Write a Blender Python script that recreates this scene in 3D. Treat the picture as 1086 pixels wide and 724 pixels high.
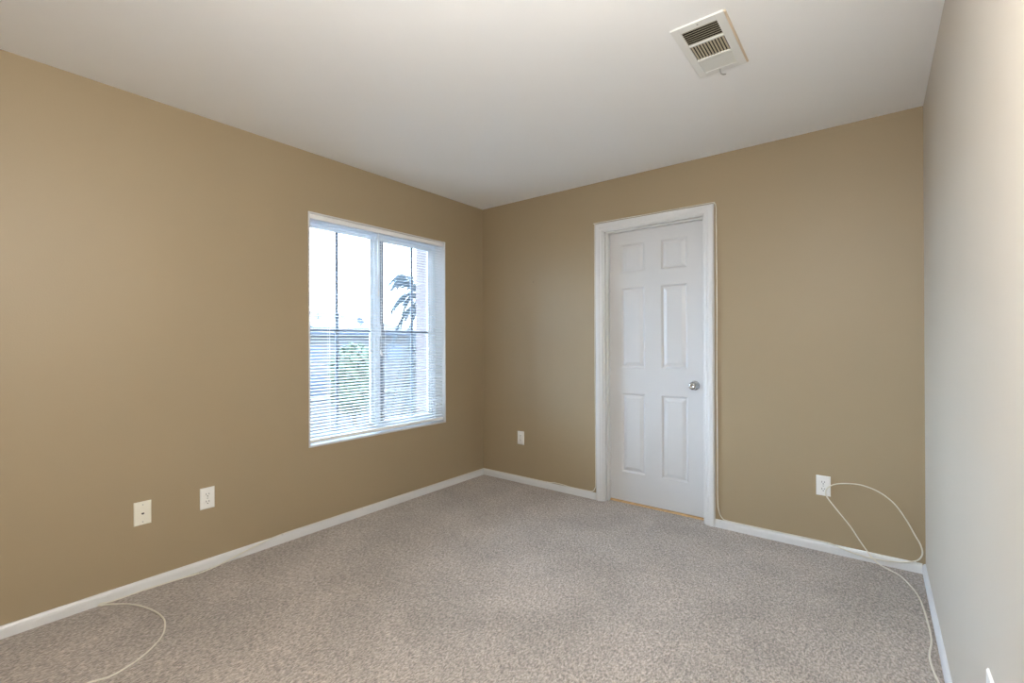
import bpy, bmesh, math, random
from mathutils import Vector, Matrix
SC = bpy.context.scene
for _o in list(bpy.data.objects): bpy.data.objects.remove(_o, do_unlink=True)
C = SC.collection
PI = math.pi
random.seed(7)

# ------------------------------------------------------------------ camera
RW, RH, RL = 3.063, 2.44, 5.6            # room width (x), height, length (towards -y)
cd = bpy.data.cameras.new('camera'); cam = bpy.data.objects.new('camera', cd); C.objects.link(cam)
cd.sensor_width = 36.0; cd.lens = 495.13 / 1086 * 36.0; cd.clip_start = 0.02; cd.clip_end = 300
yaw, pitch, roll = 0.661153, 0.00156, -0.0041
f = Vector((-math.sin(yaw)*math.cos(pitch), math.cos(yaw)*math.cos(pitch), math.sin(pitch)))
r = Vector((math.cos(yaw), math.sin(yaw), 0)); u = r.cross(f)
r2 = r*math.cos(roll) + u*math.sin(roll); u2 = -r*math.sin(roll) + u*math.cos(roll)
M = Matrix((r2, u2, -f)).transposed().to_4x4(); M.translation = Vector((2.8604, -3.2412, 1.2156))
cam.matrix_world = M
SC.camera = cam

# ------------------------------------------------------------------ world, light, exposure
w = bpy.data.worlds.new('world'); SC.world = w; w.use_nodes = True
wn = w.node_tree.nodes; wl = w.node_tree.links
bg = wn['Background']
SKY, GLOW = 5.0, 1.9
tc = wn.new('ShaderNodeTexCoord'); sep = wn.new('ShaderNodeSeparateXYZ'); ramp = wn.new('ShaderNodeValToRGB')
wl.new(tc.outputs['Generated'], sep.inputs[0]); wl.new(sep.outputs['Z'], ramp.inputs[0])
ramp.color_ramp.elements[0].position = 0.0; ramp.color_ramp.elements[0].color = (0.62, 0.80, 1.0, 1)
ramp.color_ramp.elements[1].position = 0.7; ramp.color_ramp.elements[1].color = (0.62, 0.78, 1.0, 1)
wl.new(ramp.outputs[0], bg.inputs['Color'])
# hazy bright part of the sky, low on the side the left window looks to
gd = wn.new('ShaderNodeVectorMath'); gd.operation = 'DOT_PRODUCT'; gd.inputs[1].default_value = Vector((-0.90, 0.05, 0.42)).normalized()
nm = wn.new('ShaderNodeVectorMath'); nm.operation = 'NORMALIZE'; wl.new(tc.outputs['Generated'], nm.inputs[0]); wl.new(nm.outputs[0], gd.inputs[0])
mr_ = wn.new('ShaderNodeMapRange'); mr_.interpolation_type = 'SMOOTHSTEP'
mr_.inputs['From Min'].default_value = 0.55; mr_.inputs['From Max'].default_value = 1.0
mr_.inputs['To Min'].default_value = SKY; mr_.inputs['To Max'].default_value = SKY*GLOW
wl.new(gd.outputs['Value'], mr_.inputs['Value']); wl.new(mr_.outputs[0], bg.inputs['Strength'])
vs = SC.view_settings
vs.view_transform = 'Standard'; vs.look = 'None'; vs.gamma = 1; vs.use_curve_mapping = False
vs.exposure = 1.75
FILL_LAMP = 54.0          # radiance of the globe lamp added to brighten the room
FILL_LAMP_COL = (1.0, 0.99, 0.97)

# ------------------------------------------------------------------ materials
def mat(name, col, rough=0.5, spec=0.5, metal=0.0, bump=None, var=None, emit=None):
    m = bpy.data.materials.new(name); m.use_nodes = True
    nt = m.node_tree; b = nt.nodes['Principled BSDF']
    b.inputs['Base Color'].default_value = (*col, 1)
    b.inputs['Roughness'].default_value = rough
    b.inputs['Specular IOR Level'].default_value = spec
    b.inputs['Metallic'].default_value = metal
    t = nt.nodes.new('ShaderNodeTexCoord')
    if var:                                   # (scale, amount): faint mottling of the paint
        n = nt.nodes.new('ShaderNodeTexNoise'); n.inputs['Scale'].default_value = var[0]; n.inputs['Detail'].default_value = 4
        nt.links.new(t.outputs['Object'], n.inputs['Vector'])
        mr = nt.nodes.new('ShaderNodeMapRange'); mr.inputs['From Min'].default_value = 0.3; mr.inputs['From Max'].default_value = 0.7
        mr.inputs['To Min'].default_value = 1 - var[1]; mr.inputs['To Max'].default_value = 1 + var[1]
        nt.links.new(n.outputs['Fac'], mr.inputs['Value'])
        vm = nt.nodes.new('ShaderNodeVectorMath'); vm.operation = 'SCALE'; vm.inputs[0].default_value = col
        nt.links.new(mr.outputs[0], vm.inputs['Scale']); nt.links.new(vm.outputs[0], b.inputs['Base Color'])
    if bump:                                  # (scale, strength, distance)
        n = nt.nodes.new('ShaderNodeTexNoise'); n.inputs['Scale'].default_value = bump[0]; n.inputs['Detail'].default_value = 3
        nt.links.new(t.outputs['Object'], n.inputs['Vector'])
        bp = nt.nodes.new('ShaderNodeBump'); bp.inputs['Strength'].default_value = bump[1]; bp.inputs['Distance'].default_value = bump[2]
        nt.links.new(n.outputs['Fac'], bp.inputs['Height']); nt.links.new(bp.outputs[0], b.inputs['Normal'])
    if emit:
        b.inputs['Emission Color'].default_value = (*emit[0], 1); b.inputs['Emission Strength'].default_value = emit[1]
    return m

TAN = (0.345, 0.268, 0.165)
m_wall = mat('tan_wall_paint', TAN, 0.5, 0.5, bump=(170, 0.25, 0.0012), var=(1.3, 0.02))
m_wall_r = mat('light_beige_wall', (0.55, 0.49, 0.41), 0.45, 0.5, bump=(170, 0.25, 0.0012), var=(1.3, 0.02))  # right wall colour, lighter and greyer than the tan walls
m_ceil = mat('white_ceiling_paint', (0.86, 0.86, 0.85), 0.9, 0.2, bump=(120, 0.2, 0.001))
m_trim = mat('white_trim_paint', (0.66, 0.66, 0.655), 0.35, 0.5, var=(6, 0.015))
m_door = mat('white_door_paint', (0.60, 0.60, 0.60), 0.4, 0.5, var=(5, 0.01))
m_plate = mat('white_plastic', (0.80, 0.79, 0.76), 0.35, 0.5, var=(20, 0.01))
m_ivory = mat('ivory_plastic', (0.82, 0.79, 0.68), 0.35, 0.5, var=(20, 0.01))
m_slot = mat('dark_slot', (0.03, 0.028, 0.025), 0.6, 0.3, var=(20, 0.05))
m_screw = mat('screw_metal', (0.45, 0.44, 0.42), 0.4, 0.5, 0.6, var=(60, 0.05))
m_vinyl = mat('white_vinyl', (0.72, 0.76, 0.80), 0.4, 0.5, var=(8, 0.01))
m_grid = mat('grey_window_grid', (0.17, 0.20, 0.25), 0.5, 0.5, var=(8, 0.02))
m_stile_shade = mat('stile_shade_grey', (0.13, 0.16, 0.20), 0.5, 0.4, var=(8, 0.03))  # shaded side of the sash interlock, put into the colour
m_slat = mat('white_blind_slat', (0.80, 0.80, 0.79), 0.4, 0.5, var=(9, 0.01))
m_cord = mat('white_coax_jacket', (0.70, 0.66, 0.56), 0.4, 0.5, var=(30, 0.03))
m_chrome = mat('brushed_chrome', (0.55, 0.55, 0.55), 0.22, 0.5, 1.0, var=(40, 0.03))
m_wood = mat('bare_wood_threshold', (0.62, 0.40, 0.20), 0.6, 0.3, var=(25, 0.15))
m_reg = mat('register_enamel', (0.76, 0.76, 0.73), 0.4, 0.5, var=(14, 0.01))
m_regside = mat('register_side_shade', (0.66, 0.54, 0.40), 0.5, 0.4, var=(14, 0.03))  # shadow side of the register frame, given as a tan colour
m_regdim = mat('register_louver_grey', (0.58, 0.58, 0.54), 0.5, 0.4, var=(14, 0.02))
m_louv = mat('louver_enamel', (0.62, 0.56, 0.42), 0.45, 0.4, var=(14, 0.04))
m_duct = mat('duct_shade_black', (0.02, 0.018, 0.015), 0.8, 0.2, var=(14, 0.1))  # shade behind the louvers, painted on a flat sheet
m_nail = mat('dark_nail', (0.08, 0.07, 0.06), 0.5, 0.4, 0.5, var=(60, 0.1))
m_fillglass = mat('fill_lamp_glass', (0.9, 0.88, 0.84), 0.3, 0.5, emit=(FILL_LAMP_COL, FILL_LAMP), var=(9, 0.01))
m_stucco = mat('pink_beige_stucco', (0.155, 0.125, 0.12), 0.9, 0.2, bump=(60, 0.4, 0.004), var=(3, 0.06))
m_stucco2 = mat('pale_stucco', (0.10, 0.094, 0.092), 0.9, 0.2, bump=(40, 0.4, 0.004), var=(1.5, 0.05))
m_roof = mat('clay_tile_roof', (0.08, 0.070, 0.072), 0.9, 0.2, bump=(9, 0.6, 0.03), var=(4, 0.12))
m_fascia = mat('blue_grey_fascia', (0.05, 0.06, 0.08), 0.7, 0.3, var=(4, 0.05))
m_solar = mat('blue_solar_panel', (0.06, 0.085, 0.12), 0.4, 0.5, var=(3, 0.1))
m_darkglass = mat('dark_window_glass', (0.04, 0.05, 0.07), 0.3, 0.5, var=(3, 0.1))
m_ground = mat('pale_concrete', (0.17, 0.165, 0.16), 0.95, 0.2, bump=(5, 0.3, 0.01), var=(0.6, 0.15))
m_leafg = mat('bush_leaf', (0.06, 0.08, 0.045), 0.7, 0.3, var=(6, 0.3))
m_palm = mat('palm_frond_green', (0.085, 0.11, 0.125), 0.6, 0.3, var=(5, 0.25))
m_dead = mat('dry_palm_frond', (0.075, 0.078, 0.075), 0.8, 0.2, var=(5, 0.25))
m_bark = mat('palm_bark', (0.07, 0.06, 0.05), 0.9, 0.2, bump=(20, 0.7, 0.02), var=(8, 0.2))

def glass_mat():
    m = bpy.data.materials.new('window_glass'); m.use_nodes = True; nt = m.node_tree
    nt.nodes.remove(nt.nodes['Principled BSDF']); out = nt.nodes['Material Output']
    t = nt.nodes.new('ShaderNodeBsdfTransparent'); t.inputs['Color'].default_value = (0.93, 0.97, 1.0, 1)
    g = nt.nodes.new('ShaderNodeBsdfGlossy'); g.inputs['Roughness'].default_value = 0.03
    fr = nt.nodes.new('ShaderNodeFresnel'); fr.inputs['IOR'].default_value = 1.45
    mx = nt.nodes.new('ShaderNodeMixShader')
    nt.links.new(fr.outputs[0], mx.inputs[0]); nt.links.new(t.outputs[0], mx.inputs[1]); nt.links.new(g.outputs[0], mx.inputs[2])
    nt.links.new(mx.outputs[0], out.inputs['Surface'])
    return m
m_glass = glass_mat()

def carpet_mat():
    m = bpy.data.materials.new('beige_cut_pile_carpet'); m.use_nodes = True; nt = m.node_tree; L = nt.links
    b = nt.nodes['Principled BSDF']; b.inputs['Roughness'].default_value = 0.95; b.inputs['Specular IOR Level'].default_value = 0.1
    b.inputs['Sheen Weight'].default_value = 0.25; b.inputs['Sheen Roughness'].default_value = 0.5
    t = nt.nodes.new('ShaderNodeTexCoord')
    mp = nt.nodes.new('ShaderNodeMapping'); mp.inputs['Rotation'].default_value = (0, 0, 0.45); mp.inputs['Scale'].default_value = (1.0, 0.55, 1.0)
    L.new(t.outputs['Object'], mp.inputs[0])
    def noise(scale, det, vec, dist=0.0):
        n = nt.nodes.new('ShaderNodeTexNoise'); n.inputs['Scale'].default_value = scale; n.inputs['Detail'].default_value = det
        n.inputs['Distortion'].default_value = dist
        L.new(vec, n.inputs['Vector']); return n.outputs['Fac']
    tuft = noise(140, 2, mp.outputs[0], 0.6)          # yarn tufts
    clump = noise(85, 3, mp.outputs[0], 0.8)          # little clumps of pile
    tread = noise(2.6, 4, t.outputs['Object'], 0.4)   # worn and brushed patches
    def rng(v, a, c, lo, hi):
        q = nt.nodes.new('ShaderNodeMapRange'); q.inputs['From Min'].default_value = a; q.inputs['From Max'].default_value = c
        q.inputs['To Min'].default_value = lo; q.inputs['To Max'].default_value = hi; L.new(v, q.inputs['Value']); return q.outputs[0]
    def mul(a, c):
        q = nt.nodes.new('ShaderNodeMath'); q.operation = 'MULTIPLY'; L.new(a, q.inputs[0]); L.new(c, q.inputs[1]); return q.outputs[0]
    k = mul(mul(rng(tuft, .36, .64, .62, 1.22), rng(clump, .34, .66, .78, 1.12)), rng(tread, .35, .65, .88, 1.08))
    vm = nt.nodes.new('ShaderNodeVectorMath'); vm.operation = 'SCALE'; vm.inputs[0].default_value = (0.42, 0.363, 0.315)
    L.new(k, vm.inputs['Scale']); L.new(vm.outputs[0], b.inputs['Base Color'])
    ad = nt.nodes.new('ShaderNodeMath'); ad.operation = 'ADD'; L.new(tuft, ad.inputs[0]); L.new(clump, ad.inputs[1])
    bp = nt.nodes.new('ShaderNodeBump'); bp.inputs['Strength'].default_value = 0.9; bp.inputs['Distance'].default_value = 0.006
    L.new(ad.outputs[0], bp.inputs['Height']); L.new(bp.outputs[0], b.inputs['Normal'])
    return m
m_carpet = carpet_mat()

# ------------------------------------------------------------------ helpers
def box(bm, x0, x1, y0, y1, z0, z1, mtx=None):
    vs_ = [bm.verts.new((x, y, z)) for x in (x0, x1) for y in (y0, y1) for z in (z0, z1)]
    for q in ((0,1,3,2),(4,6,7,5),(0,4,5,1),(2,3,7,6),(0,2,6,4),(1,5,7,3)):
        bm.faces.new([vs_[i] for i in q])
    if mtx: bmesh.ops.transform(bm, matrix=mtx, verts=vs_)
    return vs_
def prism(bm, prof, place):
    """sweep a closed 2-D profile along stations; place(k, a, b) -> point; k in 0..1"""
    a = [bm.verts.new(place(0, p, q)) for p, q in prof]; c = [bm.verts.new(place(1, p, q)) for p, q in prof]
    n = len(prof)
    for i in range(n): bm.faces.new((a[i], a[(i+1) % n], c[(i+1) % n], c[i]))
    bm.faces.new(a[::-1]); bm.faces.new(c)
def lathe(bm, prof, n=24, mtx=None):
    """prof: (radius, height) around local z"""
    rings = []; vv = []
    for rad, h in prof:
        if rad < 1e-6:
            v = bm.verts.new((0, 0, h)); rings.append([v]); vv.append(v)
        else:
            rg = [bm.verts.new((rad*math.cos(2*PI*i/n), rad*math.sin(2*PI*i/n), h)) for i in range(n)]
            rings.append(rg); vv += rg
    for a, c in zip(rings, rings[1:]):
        for i in range(n):
            p = [a[i % len(a)], a[(i+1) % len(a)], c[(i+1) % len(c)], c[i % len(c)]]
            p = list(dict.fromkeys(p))
            if len(p) > 2: bm.faces.new(p)
    for e in (rings[0], rings[-1]):
        if len(e) > 2:
            try: bm.faces.new(e)
            except ValueError: pass
    if mtx: bmesh.ops.transform(bm, matrix=mtx, verts=vv)
def spline(pts, sub=8):
    P = [Vector(p) for p in pts]; out = []
    for i in range(len(P)-1):
        p0 = P[max(i-1, 0)]; p1 = P[i]; p2 = P[i+1]; p3 = P[min(i+2, len(P)-1)]
        for k in range(sub):
            t = k/sub
            out.append(0.5*((2*p1)+(p2-p0)*t+(2*p0-5*p1+4*p2-p3)*t*t+(3*p1-p0-3*p2+p3)*t**3))
    out.append(P[-1]); return out
def tube(bm, path, rad, n=8):
    rings = []; up = Vector((0, 0, 1)); prev = None
    for i, p in enumerate(path):
        t = (path[min(i+1, len(path)-1)] - path[max(i-1, 0)]).normalized()
        a = t.cross(up if prev is None else prev)
        if prev is None:
            if a.length < 0.1: a = t.cross(Vector((1, 0, 0)))
            a.normalize(); nrm = a.cross(t).normalized()
        else:
            nrm = (prev - t*prev.dot(t)).normalized()
        prev = nrm; bi = t.cross(nrm)
        rr = rad(i/(len(path)-1)) if callable(rad) else rad
        rings.append([bm.verts.new(p + (nrm*math.cos(2*PI*k/n) + bi*math.sin(2*PI*k/n))*rr) for k in range(n)])
    for a, c in zip(rings, rings[1:]):
        for k in range(n): bm.faces.new((a[k], a[(k+1) % n], c[(k+1) % n], c[k]))
    bm.faces.new(rings[0][::-1]); bm.faces.new(rings[-1])
def obj(name, bm, m, parent=None, smooth=False, bevel=0.0, loc=(0, 0, 0), segs=2):
    bmesh.ops.recalc_face_normals(bm, faces=bm.faces)
    me = bpy.data.meshes.new(name); bm.to_mesh(me); bm.free()
    me.materials.append(m)
    o = bpy.data.objects.new(name, me); C.objects.link(o); o.location = loc
    if smooth:
        for p in me.polygons: p.use_smooth = True
    if bevel:
        b = o.modifiers.new('bevel', 'BEVEL'); b.width = bevel; b.segments = segs; b.limit_method = 'ANGLE'; b.angle_limit = 0.6
    if parent: o.parent = parent
    return o
def thing(name, label, cat, loc=(0, 0, 0), rotz=0, group=None):
    o = bpy.data.objects.new(name, None); C.objects.link(o); o.location = loc; o.rotation_euler = (0, 0, rotz)
    o.empty_display_size = 0.05
    return tag(o, label, cat, group)
def tag(o, label, cat, group=None):
    o['label'] = label; o['category'] = cat
    if group: o['group'] = group
    return o
def struct(o, label=None, cat=None):
    o['kind'] = 'structure'
    if label: o['label'] = label
    if cat: o['category'] = cat
    return o
def dup(root, loc, rotz, label, group=None):
    r_ = root.copy(); C.objects.link(r_); r_.location = loc; r_.rotation_euler = (0, 0, rotz); r_['label'] = label
    if group: r_['group'] = group
    for ch in list(root.children):
        c_ = ch.copy(); C.objects.link(c_); c_.parent = r_
        for g in list(ch.children):
            d_ = g.copy(); C.objects.link(d_); d_.parent = c_
    return r_
NB = bmesh.new

# ------------------------------------------------------------------ room shell
WX0, WX1 = -0.17, 0.0                      # window wall thickness
WY0, WY1, WZ0, WZ1 = -1.684, -0.480, 0.545, 2.060   # window opening in the wall
bm = NB(); box(bm, 0, RW, -RL, 0.0, -0.12, 0); box(bm, 1.232, 1.957, 0.0, 0.06, -0.12, 0)
struct(obj('floor', bm, m_carpet), 'beige cut-pile carpet covering the whole floor of the room', 'carpet')
bm = NB(); box(bm, -0.17, RW+0.12, -RL-0.12, 0.12, RH, RH+0.15)
struct(obj('ceiling', bm, m_ceil), 'plain white painted ceiling', 'ceiling')
bm = NB()
box(bm, WX0, 0, -RL-0.12, WY0, -0.12, RH); box(bm, WX0, 0, WY1, 0.12, -0.12, RH)
box(bm, WX0, 0, WY0, WY1, -0.12, WZ0); box(bm, WX0, 0, WY0, WY1, WZ1, RH)
struct(obj('wall_left', bm, m_wall), 'tan painted wall holding the window', 'wall')
DX0, DX1, DZ = 1.216, 1.973, 2.075          # rough opening
bm = NB()
box(bm, 0, DX0, 0, 0.12, -0.12, RH); box(bm, DX1, RW, 0, 0.12, -0.12, RH); box(bm, DX0, DX1, 0, 0.12, DZ, RH)
struct(obj('wall_back', bm, m_wall), 'tan painted wall holding the white door', 'wall')
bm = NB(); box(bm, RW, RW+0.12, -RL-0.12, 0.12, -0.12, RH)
struct(obj('wall_right', bm, m_wall_r), 'plain wall along the right edge, lighter beige than the others', 'wall')
bm = NB(); box(bm, 0, RW, -RL-0.12, -RL, -0.12, RH)
struct(obj('wall_front', bm, m_wall), 'plain tan wall behind the viewer', 'wall')
# unseen shell added behind the door, so no daylight leaks round it
bm = NB(); box(bm, 1.0, 2.2, 0.7, 0.78, -0.12, 2.3); box(bm, 0.92, 1.0, 0.12, 0.78, -0.12, 2.3); box(bm, 2.2, 2.28, 0.12, 0.78, -0.12, 2.3)
box(bm, 0.92, 2.28, 0.12, 0.78, 2.3, 2.38); box(bm, 0.92, 2.28, 0.12, 0.78, -0.2, -0.12)
struct(obj('wall_light_block', bm, m_wall), 'unseen shell added behind the white door to block daylight', 'wall')

# baseboards: stepped profile (distance from wall, height)
BB = [(0, 0), (0.0125, 0), (0.0125, 0.032), (0.0112, 0.036), (0.0112, 0.040), (0.008, 0.047), (0.0055, 0.0505), (0, 0.0515)]
def run_x(bm, x0, x1, y, sgn): prism(bm, BB, lambda k, a, b: (x0 if k == 0 else x1, y + sgn*a, b))
def run_y(bm, y0, y1, x, sgn): prism(bm, BB, lambda k, a, b: (x + sgn*a, y0 if k == 0 else y1, b))
bm = NB(); run_y(bm, -RL, 0, 0, 1); struct(obj('baseboard_left', bm, m_trim), 'white baseboard under the window wall', 'baseboard')
bm = NB(); run_x(bm, 0.0125, 1.158, 0, -1); run_x(bm, 2.027, RW-0.0125, 0, -1)
struct(obj('baseboard_back', bm, m_trim), 'white baseboard on both sides of the door', 'baseboard')
bm = NB(); run_y(bm, -RL, 0, RW, -1); struct(obj('baseboard_right', bm, m_trim), 'white baseboard along the right wall', 'baseboard')
bm = NB(); run_x(bm, 0.0125, RW-0.0125, -RL, 1); struct(obj('baseboard_front', bm, m_trim), 'white baseboard behind the viewer', 'baseboard')

# ------------------------------------------------------------------ door
SX0, SX1, SY0, SY1, SZ0, SZ1 = 1.237, 1.952, 0.072, 0.107, 0.014, 2.05
def door_slab():
    bm = NB()
    panels = []
    for (a, b_) in ((1.338, 1.521), (1.645, 1.830)):
        for (c_, d_) in ((0.232, 0.828), (1.022, 1.622), (1.735, 1.948)):
            panels.append((a, b_, c_, d_))
    xs = sorted({SX0, SX1, *[p[0] for p in panels], *[p[1] for p in panels]})
    zs = sorted({SZ0, SZ1, *[p[2] for p in panels], *[p[3] for p in panels]})
    def isp(xa, za): return any(abs(p[0]-xa) < 1e-6 and abs(p[2]-za) < 1e-6 for p in panels)
    for y, sg in ((SY0, 1), (SY1, -1)):
        for i in range(len(xs)-1):
            for j in range(len(zs)-1):
                xa, xb, za, zb = xs[i], xs[i+1], zs[j], zs[j+1]
                if isp(xa, za):
                    steps = [(0, 0), (0.004, 0.0035), (0.012, 0.0085), (0.016, 0.0085), (0.040, 0.0015)]
                    prev = None
                    for ins, dep in steps:
                        yy = y + sg*dep
                        q = [bm.verts.new(v) for v in ((xa+ins, yy, za+ins), (xb-ins, yy, za+ins), (xb-ins, yy, zb-ins), (xa+ins, yy, zb-ins))]
                        if prev:
                            for k in range(4): bm.faces.new((prev[k], prev[(k+1) % 4], q[(k+1) % 4], q[k]))
                        prev = q
                    bm.faces.new(prev)
                else:
                    bm.faces.new([bm.verts.new(v) for v in ((xa, y, za), (xb, y, za), (xb, y, zb), (xa, y, zb))])
    for a, b_ in (((SX0, SZ0), (SX1, SZ0)), ((SX1, SZ0), (SX1, SZ1)), ((SX1, SZ1), (SX0, SZ1)), ((SX0, SZ1), (SX0, SZ0))):
        bm.faces.new([bm.verts.new(v) for v in ((a[0], SY0, a[1]), (b_[0], SY0, b_[1]), (b_[0], SY1, b_[1]), (a[0], SY1, a[1]))])
    bmesh.ops.remove_doubles(bm, verts=bm.verts, dist=1e-5)
    return bm
door = struct(obj('door_1', door_slab(), m_door), 'closed white six-panel door with a round chrome knob', 'door')
# jamb with stop
bm = NB()
box(bm, DX0, 1.233, 0.0, 0.12, 0, DZ); box(bm, 1.956, DX1, 0.0, 0.12, 0, DZ); box(bm, 1.233, 1.956, 0.0, 0.12, 2.054, DZ)
box(bm, 1.233, 1.245, 0.034, 0.0715, 0, 2.054); box(bm, 1.944, 1.956, 0.034, 0.0715, 0, 2.054); box(bm, 1.245, 1.944, 0.034, 0.0715, 2.042, 2.054)
obj('door_jamb', bm, m_trim, door, bevel=0.0015)
# casing: moulded profile (across width, thickness), mitred at the top
CP = [(0, 0), (0, 0.007), (0.006, 0.010), (0.020, 0.011), (0.026, 0.015), (0.034, 0.0165), (0.050, 0.0165), (0.057, 0.013), (0.060, 0)]
CX0, CX1, CZ = 1.220, 1.967, 2.062
def casing():
    bm = NB()
    n = len(CP)
    rings = []
    for (x, z, dx, dz) in ((CX0, 0.0, -1, 0), (CX0, CZ, -1, 1), (CX1, CZ, 1, 1), (CX1, 0.0, 1, 0)):
        rings.append([bm.verts.new((x + dx*a, -b_, z + dz*a)) for a, b_ in CP])
    for a, c_ in zip(rings, rings[1:]):
        for i in range(n): bm.faces.new((a[i], a[(i+1) % n], c_[(i+1) % n], c_[i]))
    bm.faces.new(rings[0]); bm.faces.new(rings[-1][::-1])
    return bm
obj('door_casing', casing(), m_trim, door)
bm = NB(); box(bm, 1.234, 1.955, 0.060, 0.118, -0.02, 0.009); obj('threshold', bm, m_wood, door, bevel=0.002)['label'] = 'bare tan wooden threshold strip'
KX, KZ = 1.879, 0.912
toY = Matrix.Translation((KX, SY0, KZ)) @ Matrix.Rotation(PI/2, 4, 'X')   # local z -> -y
bm = NB(); lathe(bm, [(0, 0.020), (0.011, 0.020), (0.0105, 0.030), (0.016, 0.036), (0.0245, 0.043), (0.0275, 0.052), (0.0255, 0.062), (0.017, 0.068), (0.010, 0.0685), (0.0085, 0.066), (0, 0.066)], 32, toY)
kn = obj('door_knob', bm, m_chrome, door, smooth=True); kn['label'] = 'round brushed chrome knob'
bm = NB(); lathe(bm, [(0, 0), (0.032, 0), (0.033, 0.003), (0.030, 0.006), (0.020, 0.010), (0.012, 0.021), (0, 0.021)], 32, toY)
obj('rosette', bm, m_chrome, kn, smooth=True)

# ------------------------------------------------------------------ window
win = NB()
FX0, FX1 = -0.165, -0.110                      # vinyl frame depth
fy0, fy1, fz0, fz1 = WY0+0.010, WY1-0.010, WZ0+0.012, WZ1-0.010
def rect_frame(bm, x0, x1, y0, y1, z0, z1, wd, wt=None):
    wt = wt or wd
    box(bm, x0, x1, y0, y0+wd, z0, z1); box(bm, x0, x1, y1-wd, y1, z0, z1)
    box(bm, x0, x1, y0+wd, y1-wd, z0, z0+wt); box(bm, x0, x1, y0+wd, y1-wd, z1-wt, z1)
rect_frame(win, FX0, FX1, fy0, fy1, fz0, fz1, 0.032)
box(win, FX0, FX1-0.006, -1.098, -1.070, fz0+0.032, fz1-0.032)      # centre mullion
window = struct(obj('window_1', win, m_vinyl, bevel=0.002), 'white sliding window with divided panes behind a blind', 'window')
bm = NB()                                        # painted returns with a thin raised lip
T = 0.010
for (y0, y1, z0, z1) in ((WY0, WY0+T, WZ0, WZ1), (WY1-T, WY1, WZ0, WZ1)): box(bm, WX0, 0.006, y0, y1, z0, z1)
box(bm, WX0, 0.006, WY0+T, WY1-T, WZ1-T, WZ1); box(bm, WX0, 0.008, WY0+T, WY1-T, WZ0, WZ0+0.012)
obj('window_reveal', bm, m_trim, window, bevel=0.002)['label'] = 'white painted returns and sill around the window'
bm = NB(); rect_frame(bm, -0.134, -0.114, -1.066, fy1-0.034, fz0+0.034, fz1-0.034, 0.044, 0.030)
sash = obj('sliding_sash', bm, m_vinyl, window, bevel=0.002)
bm = NB(); box(bm, -0.124, -0.1225, -1.024, fy1-0.076, fz0+0.062, fz1-0.062); obj('pane', bm, m_glass, sash)
bm = NB(); box(bm, -0.128, -0.118, -0.749, -0.727, fz0+0.064, fz1-0.064); box(bm, -0.128, -0.118, -1.020, fy1-0.078, 1.288, 1.308)
obj('pane_grid', bm, m_grid, sash)['label'] = 'grey dividing bars of the right pane'
bm = NB(); rect_frame(bm, -0.158, -0.140, fy0+0.034, -1.0985, fz0+0.034, fz1-0.034, 0.020)
sash2 = obj('fixed_sash', bm, m_vinyl, window, bevel=0.002)
bm = NB(); box(bm, -0.1500, -0.1485, fy0+0.052, -1.1165, fz0+0.052, fz1-0.052); obj('pane', bm, m_glass, sash2)
bm = NB(); box(bm, -0.154, -0.144, -1.404, -1.382, fz0+0.054, fz1-0.054); box(bm, -0.154, -0.144, fy0+0.054, -1.1185, 1.288, 1.308)
obj('pane_grid', bm, m_grid, sash2)['label'] = 'grey dividing bars of the left pane'
bm = NB(); box(bm, -0.1138, -0.109, -1.052, -1.0225, fz0+0.06, fz1-0.06); obj('interlock_shade', bm, m_stile_shade, sash)['label'] = 'dark blue-grey interlock strip on the meeting stile, its shaded side put into the colour'
bm = NB(); box(bm, -0.112, -0.100, -1.063, -1.053, 1.27, 1.35); obj('sash_lock', bm, m_vinyl, sash, bevel=0.003)

# ------------------------------------------------------------------ blind
BY0, BY1 = WY0+T+0.004, WY1-T-0.006
BXc = -0.022
bl = thing('window_blind', 'white mini blind with open slats hanging in the window opening', 'blind', (BXc, (BY0+BY1)/2, WZ0+0.03))
def rel(bm): bmesh.ops.translate(bm, vec=-Vector(bl.location), verts=bm.verts); return bm
bm = NB(); box(bm, BXc-0.019, BXc+0.019, BY0, BY1, WZ1-T-0.031, WZ1-T-0.001); obj('headrail', rel(bm), m_slat, bl, bevel=0.002)
top, bot = WZ1-T-0.042, 0.612
nsl = 67; SW = 0.0252; tilt = math.radians(11)
bm = NB()
for i in range(nsl):
    z = bot + (top-bot)*i/(nsl-1)
    prof = []
    for k in range(5):
        s = (k/4-0.5)*SW; c_ = 0.0016*(1-(2*s/SW)**2)
        prof.append((s*math.cos(tilt) , -s*math.sin(tilt) + c_))      # room edge sits lower
    low = [(a, b_-0.0004) for a, b_ in prof][::-1]
    pr = prof + low
    prism(bm, pr, lambda k, a, b_, z=z: (BXc + a, BY0+0.003 if k == 0 else BY1-0.003, z + b_))
obj('slats', rel(bm), m_slat, bl)
bm = NB(); box(bm, BXc-0.013, BXc+0.013, BY0+0.002, BY1-0.002, 0.5685, 0.592); obj('bottom_rail', rel(bm), m_slat, bl, bevel=0.003)
for y in (BY0+0.14, (BY0+BY1)/2, BY1-0.14):
    bm = NB()
    for x in (BXc-0.0128, BXc+0.0128): tube(bm, [Vector((x, y, 0.585)), Vector((x, y, WZ1-T-0.028))], 0.0006, 5)
    tube(bm, [Vector((BXc, y+0.006, 0.585)), Vector((BXc, y+0.006, WZ1-T-0.028))], 0.0007, 5)
    obj('ladder_cord', rel(bm), m_slat, bl)
bm = NB(); tube(bm, [Vector((BXc+0.024, -1.150, WZ1-0.045)), Vector((BXc+0.022, -1.150, 1.60))], 0.0035, 6)
wd_ = obj('tilt_wand', rel(bm), m_slat, bl, smooth=True)
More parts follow.
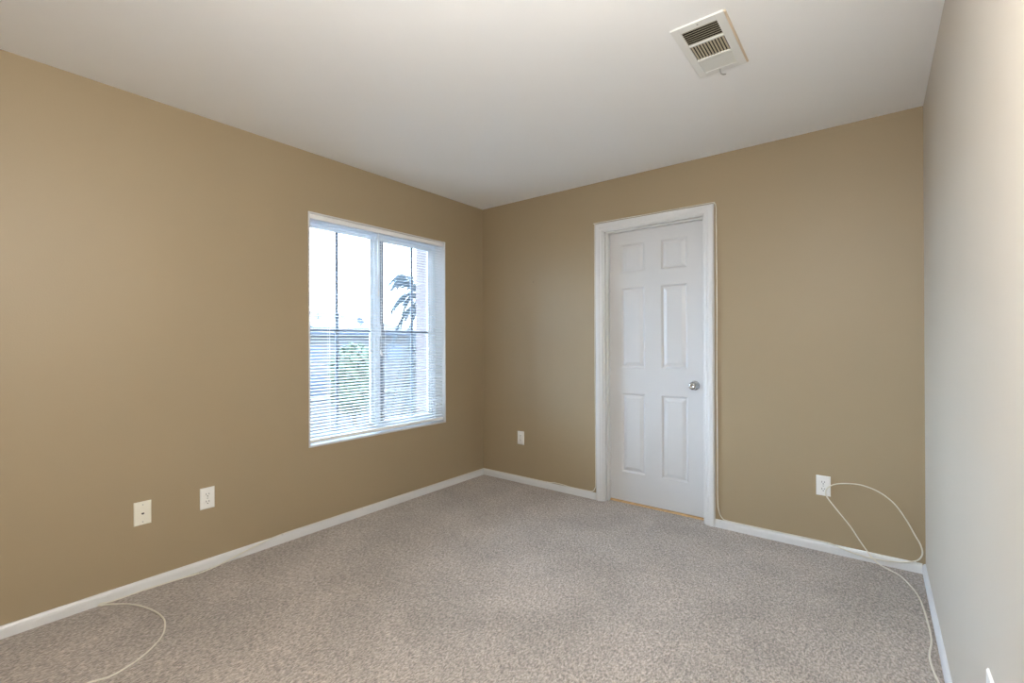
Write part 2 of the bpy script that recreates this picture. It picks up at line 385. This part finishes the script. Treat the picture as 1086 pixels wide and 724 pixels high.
bm = NB(); lathe(bm, [(0, 1.55), (0.005, 1.553), (0.0055, 1.59), (0.003, 1.605), (0, 1.605)], 10, Matrix.Translation((BXc+0.022, -1.150, 0)))
obj('wand_tip', rel(bm), m_slat, wd_, smooth=True)
bm = NB()
for dy in (0.0, 0.005): tube(bm, spline([(BXc+0.022, -1.128+dy, WZ1-0.045), (BXc+0.024, -1.128+dy, 1.6), (BXc+0.022, -1.130+dy*1.5, 1.16)], 6), 0.0010, 5)
lc = obj('lift_cord', rel(bm), m_slat, bl)
for dy in (0.0, 0.009):
    bm = NB(); lathe(bm, [(0, 1.165), (0.0025, 1.163), (0.006, 1.135), (0.006, 1.130), (0, 1.130)], 10, Matrix.Translation((BXc+0.022, -1.131+dy, -0.01*(dy > 0))))
    obj('cord_tassel', rel(bm), m_slat, lc, smooth=True)

# ------------------------------------------------------------------ wall plates
def plate_bm(wd=0.070, ht=0.1145):
    bm = NB(); pr = []
    w2, h2 = wd/2, ht/2
    rings = []
    for ins, y in ((0, 0), (0, -0.0025), (0.003, -0.0055), (0.006, -0.006)):
        rings.append([bm.verts.new(v) for v in ((-w2+ins, y, -h2+ins), (w2-ins, y, -h2+ins), (w2-ins, y, h2-ins), (-w2+ins, y, h2-ins))])
    for a, c_ in zip(rings, rings[1:]):
        for k in range(4): bm.faces.new((a[k], a[(k+1) % 4], c_[(k+1) % 4], c_[k]))
    bm.faces.new(rings[0]); bm.faces.new(rings[-1])
    return bm
faceY = Matrix.Rotation(PI/2, 4, 'X')
def screw_bm(z, y=-0.006):
    bm = NB(); lathe(bm, [(0, 0.0), (0.003, 0.0), (0.0032, 0.0008), (0.002, 0.0014), (0, 0.0015)], 12, Matrix.Translation((0, y, z)) @ faceY); return bm
def make_outlet(loc, rz, label):
    t = thing('wall_outlet', label, 'outlet', loc, rz, 'duplex wall outlets')
    obj('cover_plate', plate_bm(), m_plate, t)
    obj('screw', screw_bm(0), m_screw, t)
    for s in (-1, 1):
        bm = NB(); z0 = s*0.0195; n = 28; ring = []
        for y in (-0.0055, -0.0078):
            rg = []
            for k in range(n):
                a = 2*PI*k/n; x = 0.0172*math.cos(a); z = max(-0.0135, min(0.0135, 0.0172*math.sin(a)))
                rg.append(bm.verts.new((x, y, z0+z)))
            ring.append(rg)
        for k in range(n): bm.faces.new((ring[0][k], ring[0][(k+1) % n], ring[1][(k+1) % n], ring[1][k]))
        bm.faces.new(ring[1]); bm.faces.new(ring[0][::-1])
        rc = obj('receptacle', bm, m_plate, t)
        bm = NB()
        box(bm, -0.0078, -0.0054, -0.0084, -0.0074, z0-0.001, z0+0.0085); box(bm, 0.0054, 0.0078, -0.0084, -0.0074, z0, z0+0.0075)
        lathe(bm, [(0, 0), (0.0027, 0), (0.0027, 0.001), (0, 0.001)], 12, Matrix.Translation((0, -0.0074, z0-0.0075)) @ faceY)
        obj('socket_slots', bm, m_slot, rc)['label'] = 'dark socket slots'
    return t
o0 = make_outlet((0, -2.260, 0.379), PI/2, 'white duplex outlet on the window wall, right of the telephone jack plate')
dup(o0, (0.4325, 0, 0.387), 0, 'white duplex outlet between the room corner and the door, nearest the far corner')
dup(o0, (2.620, 0, 0.378), 0, 'white duplex outlet right of the door with the white cable looping over it')
dup(o0, (RW, -1.765, 0.409), -PI/2, 'white outlet plate on the right wall, cut off at the bottom edge', 'duplex wall outlets')
ph = thing('telephone_jack', 'cream wall plate with one small jack, left of the outlet on the window wall', 'jack plate', (0, -2.543, 0.380), PI/2)
obj('cover_plate', plate_bm(), m_ivory, ph)
obj('screw', screw_bm(0.042), m_screw, ph); obj('screw', screw_bm(-0.042), m_screw, ph)
bm = NB(); box(bm, -0.0075, 0.0075, -0.0075, -0.0055, -0.007, 0.007); jk = obj('jack', bm, m_ivory, ph, bevel=0.0005)
bm = NB(); box(bm, -0.0055, 0.0055, -0.0080, -0.0070, -0.004, 0.003); box(bm, -0.003, 0.003, -0.0080, -0.0070, -0.0055, -0.004)
obj('jack_opening', bm, m_slot, jk)['label'] = 'dark jack opening'

# ------------------------------------------------------------------ cable: one run round the room
RC = 0.0034
bx = 0.0125 + RC
path = [(1.05, -4.3, RC), (0.80, -3.6, RC), (0.60, -3.05, RC), (0.632, -2.86, RC), (0.652, -2.79, RC), (0.612, -2.695, RC), (0.53, -2.612, RC), (0.437, -2.572, RC+0.002), (0.356, -2.562, RC+0.003), (0.24, -2.578, RC+0.003),
        (0.131, -2.614, RC+0.002), (0.05, -2.675, RC+0.002), (0.020, -2.705, RC), (0.0165, -2.712, RC+0.003), (0.0175, -2.700, RC+0.007), (0.0165, -2.66, RC), (bx, -2.50, RC), (0.030, -2.36, RC), (0.036, -2.29, RC), (0.026, -2.20, 0.008),
        (bx+.001, -2.11, 0.022), (bx, -2.03, 0.038), (0.0150, -1.95, 0.051), (0.0075, -1.86, 0.0550), (0.0070, -1.70, 0.0555), (0.0065, -1.2, 0.0555), (0.0065, -0.6, 0.0555), (0.008, -0.06, 0.0555),
        (0.018, -0.014, 0.0555), (0.06, -0.0068, 0.0555), (0.40, -0.0065, 0.0555), (0.70, -0.0065, 0.0555), (0.78, -0.0070, 0.0620), (0.86, -0.0065, 0.0610), (0.93, -0.0065, 0.0555), (1.08, -0.0065, 0.0555), (1.130, -0.0055, 0.062), (1.150, -0.0050, 0.092), (1.1535, -0.0045, 0.14),
        (1.1535, -0.0042, 0.6), (1.1530, -0.0042, 1.1), (1.1535, -0.0042, 1.6), (1.1535, -0.0042, 2.06), (1.158, -0.0045, 2.118), (1.185, -0.0045, 2.1285), (1.6, -0.0042, 2.1285), (1.99, -0.0042, 2.1290), (2.028, -0.0045, 2.124),
        (2.0405, -0.0055, 2.098), (2.0420, -0.0070, 2.0), (2.0445, -0.0080, 1.5), (2.0415, -0.0070, 1.0), (2.0430, -0.0080, 0.6), (2.0430, -0.0070, 0.2), (2.050, -0.0060, 0.11), (2.070, -0.0060, 0.067), (2.11, -0.0065, 0.0560),
        (2.3, -0.0065, 0.0555), (2.52, -0.0065, 0.0560), (2.640, -0.0075, 0.0555), (2.69, -0.0145, 0.048), (2.74, -0.0175, 0.036), (2.82, -0.0175, 0.026), (2.90, -0.0175, 0.030), (2.96, -0.0170, 0.040), (3.005, -0.0130, 0.052), (3.035, -0.010, 0.070),
        (3.050, -0.008, 0.105), (3.042, -0.007, 0.150), (3.020, -0.006, 0.195), (2.985, -0.006, 0.268), (2.937, -0.006, 0.342), (2.872, -0.006, 0.392), (2.800, -0.006, 0.414), (2.740, -0.008, 0.413), (2.690, -0.010, 0.403), (2.655, -0.013, 0.386),
        (2.636, -0.016, 0.364), (2.632, -0.018, 0.340), (2.645, -0.018, 0.310), (2.690, -0.018, 0.250), (2.745, -0.020, 0.180), (2.790, -0.024, 0.108), (2.835, -0.030, 0.044), (2.870, -0.040, 0.012), (2.905, -0.058, RC),
        (2.955, -0.110, RC), (2.990, -0.200, RC), (3.015, -0.300, RC), (3.026, -0.400, RC), (3.035, -0.595, RC), (3.034, -0.72, RC), (3.020, -0.84, RC), (3.024, -0.94, RC), (3.036, -1.05, RC), (3.040, -1.3, RC), (3.02, -1.9, RC), (3.03, -2.6, RC)]
bm = NB(); tube(bm, spline(path, 7), RC, 8)
cable = obj('coaxial_cable', bm, m_cord, smooth=True)
tag(cable, 'thin off-white cable stapled along baseboards and round the door, looping loose at both ends', 'cable')
def clip(x, y, z, axis, side):
    """small U staple over the cable; axis = direction of the cable, side = away from wall"""
    bm = NB(); ax = Vector(axis); sd = Vector(side); up = ax.cross(sd)
    pts = []
    for k in range(9):
        a = PI*k/8; pts.append(Vector((x, y, z)) + up*math.cos(a)*(RC+0.0012) + sd*math.sin(a)*(RC+0.0012))
    pts = [pts[0]-sd*0.004] + pts + [pts[-1]-sd*0.004]
    tube(bm, pts, 0.0008, 5); obj('staple', bm, m_screw, cable)
for x in (0.25, 0.70, 0.93, 2.2, 2.36, 2.52, 2.64): clip(x, -0.0065, 0.0555, (1, 0, 0), (0, -0.6, 0.8))
for y in (-1.86, -1.3, -0.7): clip(0.0070, y, 0.0553, (0, 1, 0), (0.6, 0, 0.8))
for z in (0.5, 1.2, 1.9): clip(1.1535, -0.0042, z, (0, 0, 1), (0, -1, 0))
for z in (0.45, 1.1, 1.8): clip(2.043, -0.0065, z, (0, 0, 1), (0, -1, 0))
for x in (1.4, 1.8): clip(x, -0.0042, 2.1285, (1, 0, 0), (0, -1, 0))

# tiny nail left in the back wall
bm = NB(); lathe(bm, [(0, -0.02), (0.0012, -0.02), (0.0012, 0.006), (0.0030, 0.006), (0.0030, 0.0075), (0, 0.008)], 10, Matrix.Translation((0.575, 0, 1.724)) @ faceY)
tag(obj('nail', bm, m_nail), 'tiny dark nail in the tan wall left of the door', 'nail')

# ------------------------------------------------------------------ ceiling register
VX0, VX1, VY0, VY1 = 2.226, 2.423, -1.404, -0.998
reg = thing('ceiling_register', 'white three-way air register in the ceiling with a small damper lever', 'air vent', ((VX0+VX1)/2, (VY0+VY1)/2, RH))
def relr(bm): bmesh.ops.translate(bm, vec=-Vector(reg.location), verts=bm.verts); return bm
gx0, gx1 = 2.257, 2.391
secs = [(-1.367, -1.266), (-1.254, -1.143), (-1.131, -1.032)]
zt, zf = RH-0.0002, RH-0.0078
bm = NB()
ys = [VY0] + [v for s in secs for v in s] + [VY1]
box(bm, VX0, gx0, VY0, VY1, zf, zt); box(bm, gx1, VX1, VY0, VY1, zf, zt)
for a, b_ in ((ys[0], ys[1]), (ys[2], ys[3]), (ys[4], ys[5]), (ys[6], ys[7])): box(bm, gx0, gx1, a, b_, zf, zt)
obj('face_frame', relr(bm), m_reg, reg, bevel=0.0012)
bm = NB(); box(bm, VX1, VX1+0.008, VY0+0.004, VY1-0.004, RH-0.0075, zt); obj('shadow_edge', relr(bm), m_regside, reg, bevel=0.002)['label'] = 'tan strip for the shadow side of the frame'
bm = NB(); box(bm, gx0, gx1, secs[0][0], secs[2][1], RH-0.0010, RH-0.0004); obj('duct_shade', relr(bm), m_duct, reg)['label'] = 'flat dark sheet for the shade behind the louvers'
def louver(cx_, cy_, length, along, ang, wdt, m):
    bm = NB(); th = 0.0008
    if along == 'x':
        mt = Matrix.Translation((cx_, cy_, RH-0.0042)) @ Matrix.Rotation(ang, 4, 'X'); box(bm, -length/2, length/2, -wdt/2, wdt/2, -th/2, th/2, mt)
    else:
        mt = Matrix.Translation((cx_, cy_, RH-0.0042)) @ Matrix.Rotation(ang, 4, 'Y'); box(bm, -wdt/2, wdt/2, -length/2, length/2, -th/2, th/2, mt)
    o = obj('louver', relr(bm), m, reg)
L_ = gx1-gx0
for i in range(7): louver((gx0+gx1)/2, secs[0][0]+0.008+i*(0.101-0.016)/6, L_, 'x', math.radians(37), 0.0072, m_louv)
for i in range(11): louver(gx0+0.0075+i*(L_-0.015)/10, (secs[1][0]+secs[1][1])/2, secs[1][1]-secs[1][0]-0.001, 'y', math.radians(28), 0.0098, m_louv)
for i in range(9): louver((gx0+gx1)/2, secs[2][0]+0.007+i*(0.099-0.014)/8, L_, 'x', math.radians(-20), 0.0118, m_regdim)
for y in (-1.387, ): bm = NB(); lathe(bm, [(0, 0), (0.0035, 0), (0.003, 0.0015), (0, 0.002)], 12, Matrix.Translation((2.326, y, zf)) @ Matrix.Rotation(PI, 4, 'X')); obj('screw', relr(bm), m_screw, reg)
bm = NB(); tube(bm, spline([(2.318, -1.022, zf), (2.318, -1.016, zf-0.012), (2.324, -1.004, zf-0.018), (2.334, -0.990, zf-0.014)], 5), 0.0026, 6)
obj('damper_lever', relr(bm), m_screw, reg, smooth=True)

# ------------------------------------------------------------------ pendant lamp added behind the viewer to light the room
lamp = thing('added_fill_lamp', 'opal glass globe lamp added behind the viewer to light the room', 'lamp', (2.60, -2.98, RH))
bm = NB(); lathe(bm, [(0, 0), (0.06, 0), (0.062, -0.012), (0.02, -0.03), (0, -0.03)], 32); obj('fill_lamp_canopy', bm, m_chrome, lamp, smooth=True)
bm = NB(); tube(bm, [Vector((0, 0, -0.025)), Vector((0, 0, -0.49))], 0.005, 8); obj('stem', bm, m_chrome, lamp, smooth=True)
bm = NB(); lathe(bm, [(0.0, -0.48)] + [(0.12*math.sin(PI*k/16), -0.60+0.12*math.cos(PI*k/16)) for k in range(1, 16)] + [(0, -0.72)], 32); obj('glass_globe', bm, m_fillglass, lamp, smooth=True)

# ------------------------------------------------------------------ outside
GZ = -2.9
bm = NB(); box(bm, -60, 40, -50, 50, GZ-0.3, GZ); struct(obj('ground_outside', bm, m_ground), 'pale street and yards below the window', 'ground')
bm = NB(); box(bm, -1.285, -0.17, 0.30, 2.2, GZ, 5.2); struct(obj('wall_outside_wing', bm, m_stucco), 'pinkish stucco wing of the house beside the window', 'wall')
# house across the street
hs = thing('house', 'pale stucco house with low hipped roof across the street', 'house', (-22, 12, GZ))
def relh(bm): bmesh.ops.translate(bm, vec=-Vector(hs.location), verts=bm.verts); return bm
bm = NB(); box(bm, -31.5, -22.6, 7.9, 19.0, GZ, 1.8); wl_ = obj('house_walls', relh(bm), m_stucco2, hs)
bm = NB()
ex0, ex1, ey0, ey1, ez, rz_ = -32.0, -22.0, 7.4, 19.5, 1.86, 3.35
ev = [bm.verts.new(v) for v in ((ex1, ey0, ez), (ex1, ey1, ez), (ex0, ey1, ez), (ex0, ey0, ez))]
rv = [bm.verts.new(v) for v in ((-26.6, 12.4, rz_), (-26.6, 14.4, rz_))]
bm.faces.new((ev[0], ev[1], rv[1], rv[0])); bm.faces.new((ev[1], ev[2], rv[1])); bm.faces.new((ev[2], ev[3], rv[0], rv[1])); bm.faces.new((ev[3], ev[0], rv[0])); bm.faces.new(ev[::-1])
rf = obj('roof', relh(bm), m_roof, hs)
bm = NB(); rect_frame(bm, 0, 0, 0, 0, 0, 0, 0.0) if False else None
box(bm, -22.0, -21.92, 7.4, 19.5, 1.72, 1.88); box(bm, -32.0, -22.0, 7.32, 7.40, 1.72, 1.88); obj('fascia', relh(bm), m_fascia, hs)
sl = math.atan2(rz_-ez, 4.6)
for i in range(4):
    bm = NB(); mt = Matrix.Translation((-23.4, 11.35+i*1.02, ez+(1.4)*math.tan(sl)+0.08)) @ Matrix.Rotation(sl, 4, 'Y')
    box(bm, -0.95, 0.95, -0.49, 0.49, -0.03, 0.03, mt); obj('solar_panel', relh(bm), m_solar, hs)
for (y0, y1, z0, z1) in ((10.6, 11.4, 0.2, 1.1), (12.6, 14.0, 0.1, 1.2), (10.4, 11.6, -2.3, -0.6), (12.3, 14.5, -2.8, -0.6), (16.0, 17.2, 0.1, 1.1)):
    bm = NB(); box(bm, -22.62, -22.56, y0, y1, z0, z1); wf = obj('house_window', relh(bm), m_darkglass, hs)
bm = NB(); tube(bm, [Vector((-24.2, 12.1, 2.3)), Vector((-24.2, 12.1, 4.1))], 0.03, 8)
obj('roof_mast', relh(bm), m_fascia, hs)
bm = NB(); tube(bm, [Vector((-23.0, 14.3, 2.1)), Vector((-23.0, 14.3, 3.1))], 0.03, 8)
lathe(bm, [(0, 0), (0.14, 0.03), (0.24, 0.10), (0.23, 0.11), (0, 0.02)], 16, Matrix.Translation((-22.95, 14.2, 2.55)) @ Matrix.Rotation(PI/2.4, 4, 'Y'))
obj('satellite_dish', relh(bm), m_fascia, hs)
# garden block wall between the yards
bm = NB(); box(bm, -15.2, -15.0, -8, 30, GZ, -1.1); box(bm, -15.25, -14.95, -8, 30, -1.1, -1.02)
tag(obj('block_wall', bm, m_stucco2), 'long low block wall in front of the pale house', 'garden wall')

def leaf_blob(bm, c_, rad, n, size, rnd):
    for _ in range(n):
        d = Vector((rnd.gauss(0, 1), rnd.gauss(0, 1), rnd.gauss(0, 1))).normalized()
        p = Vector(c_) + Vector((d.x*rad[0], d.y*rad[1], d.z*rad[2]))*(rnd.random()**0.35)
        a = Vector((rnd.gauss(0, 1), rnd.gauss(0, 1), rnd.gauss(0, 1))).normalized(); b_ = a.cross(d)
        if b_.length < 0.1: continue
        b_.normalize(); s = size*rnd.uniform(.6, 1.3)
        v = [bm.verts.new(p + q) for q in (a*s, b_*s*0.45, -a*s, -b_*s*0.45)]
        bm.faces.new(v)
rnd = random.Random(3)
tr = thing('garden_tree', 'round pale green tree between the window and the house across the street', 'tree', (-12, 6.55, GZ))
bm = NB(); leaf_blob(bm, (0, 0, 3.1), (0.9, 0.85, 1.0), 2600, 0.12, rnd); leaf_blob(bm, (0.1, -0.1, 2.3), (0.8, 0.75, 0.8), 1200, 0.12, rnd); obj('foliage', bm, m_leafg, tr)
bm = NB(); tube(bm, spline([(0, 0, 0), (0.04, 0.02, 1.0), (0.0, -0.03, 2.0), (0.05, 0, 3.0)], 5), lambda t: 0.10-0.06*t, 8); obj('trunk', bm, m_bark, tr, smooth=True)

# palm beside the stucco wing
PX, PY = -4.0, 3.0
pl = thing('fan_palm', 'shaggy palm with drooping fronds beside the pinkish wing wall', 'palm tree', (PX, PY, GZ))
bm = NB(); tube(bm, spline([(0, 0, 0), (0.02, 0, 2.0), (-0.01, 0.02, 4.0), (0, 0, 5.0)], 6), lambda t: 0.17-0.04*t, 10); obj('trunk', bm, m_bark, pl, smooth=True)
def frond(base, az, up, length, droop, nleaf, leaflen, rnd):
    """feather frond: arching rib with leaflets hanging from both sides"""
    bm = NB(); pts = []; d = Vector((math.cos(az), math.sin(az), 0))
    for k in range(13):
        t = k/12; pts.append(Vector(base) + d*length*t*(1-0.25*droop*t) + Vector((0, 0, 1))*(up*t*length - droop*length*t*t))
    tube(bm, pts, lambda t: 0.012*(1-t)+0.003, 5)
    side = d.cross(Vector((0, 0, 1)))
    for k in range(nleaf):
        t = 0.18 + 0.82*k/(nleaf-1); i = min(int(t*12), 11); fr = t*12-i
        p = pts[i].lerp(pts[i+1], fr); tg = (pts[i+1]-pts[i]).normalized()
        for s in (-1, 1):
            L2 = leaflen*(1-0.55*abs(t-0.45))*rnd.uniform(.8, 1.1)
            dr = (side*s*0.62 + tg*0.75 - Vector((0, 0, 0.35+rnd.uniform(0, .25)))).normalized()
            wv = dr.cross(Vector((0, 0, 1))).normalized()*0.008
            mid = p + dr*L2*0.55; tip = p + dr*L2 - Vector((0, 0, L2*0.22))
            v = [bm.verts.new(q) for q in (p-wv*.5, p+wv*.5, mid+wv, tip, mid-wv)]; bm.faces.new(v)
    return bm
crown = (0, 0, 4.95)
NF = 15
for i in range(NF):
    az = 2*PI*i/NF + rnd.uniform(-.12, .12); up = (0.15, 0.75, 1.25)[i % 3]
    obj('frond', frond(crown, az, up, rnd.uniform(0.9, 1.15), 0.9, 26, 0.42, rnd), m_palm, pl)
for i in range(26):
    az = 2*PI*i/26 + rnd.uniform(-.15, .15); z0 = 2.9 + 1.7*((i*7) % 26)/26
    obj('dry_frond', frond((0, 0, z0), az, 0.1, rnd.uniform(1.05, 1.4), 1.35, 20, 0.30, rnd), m_dead, pl)
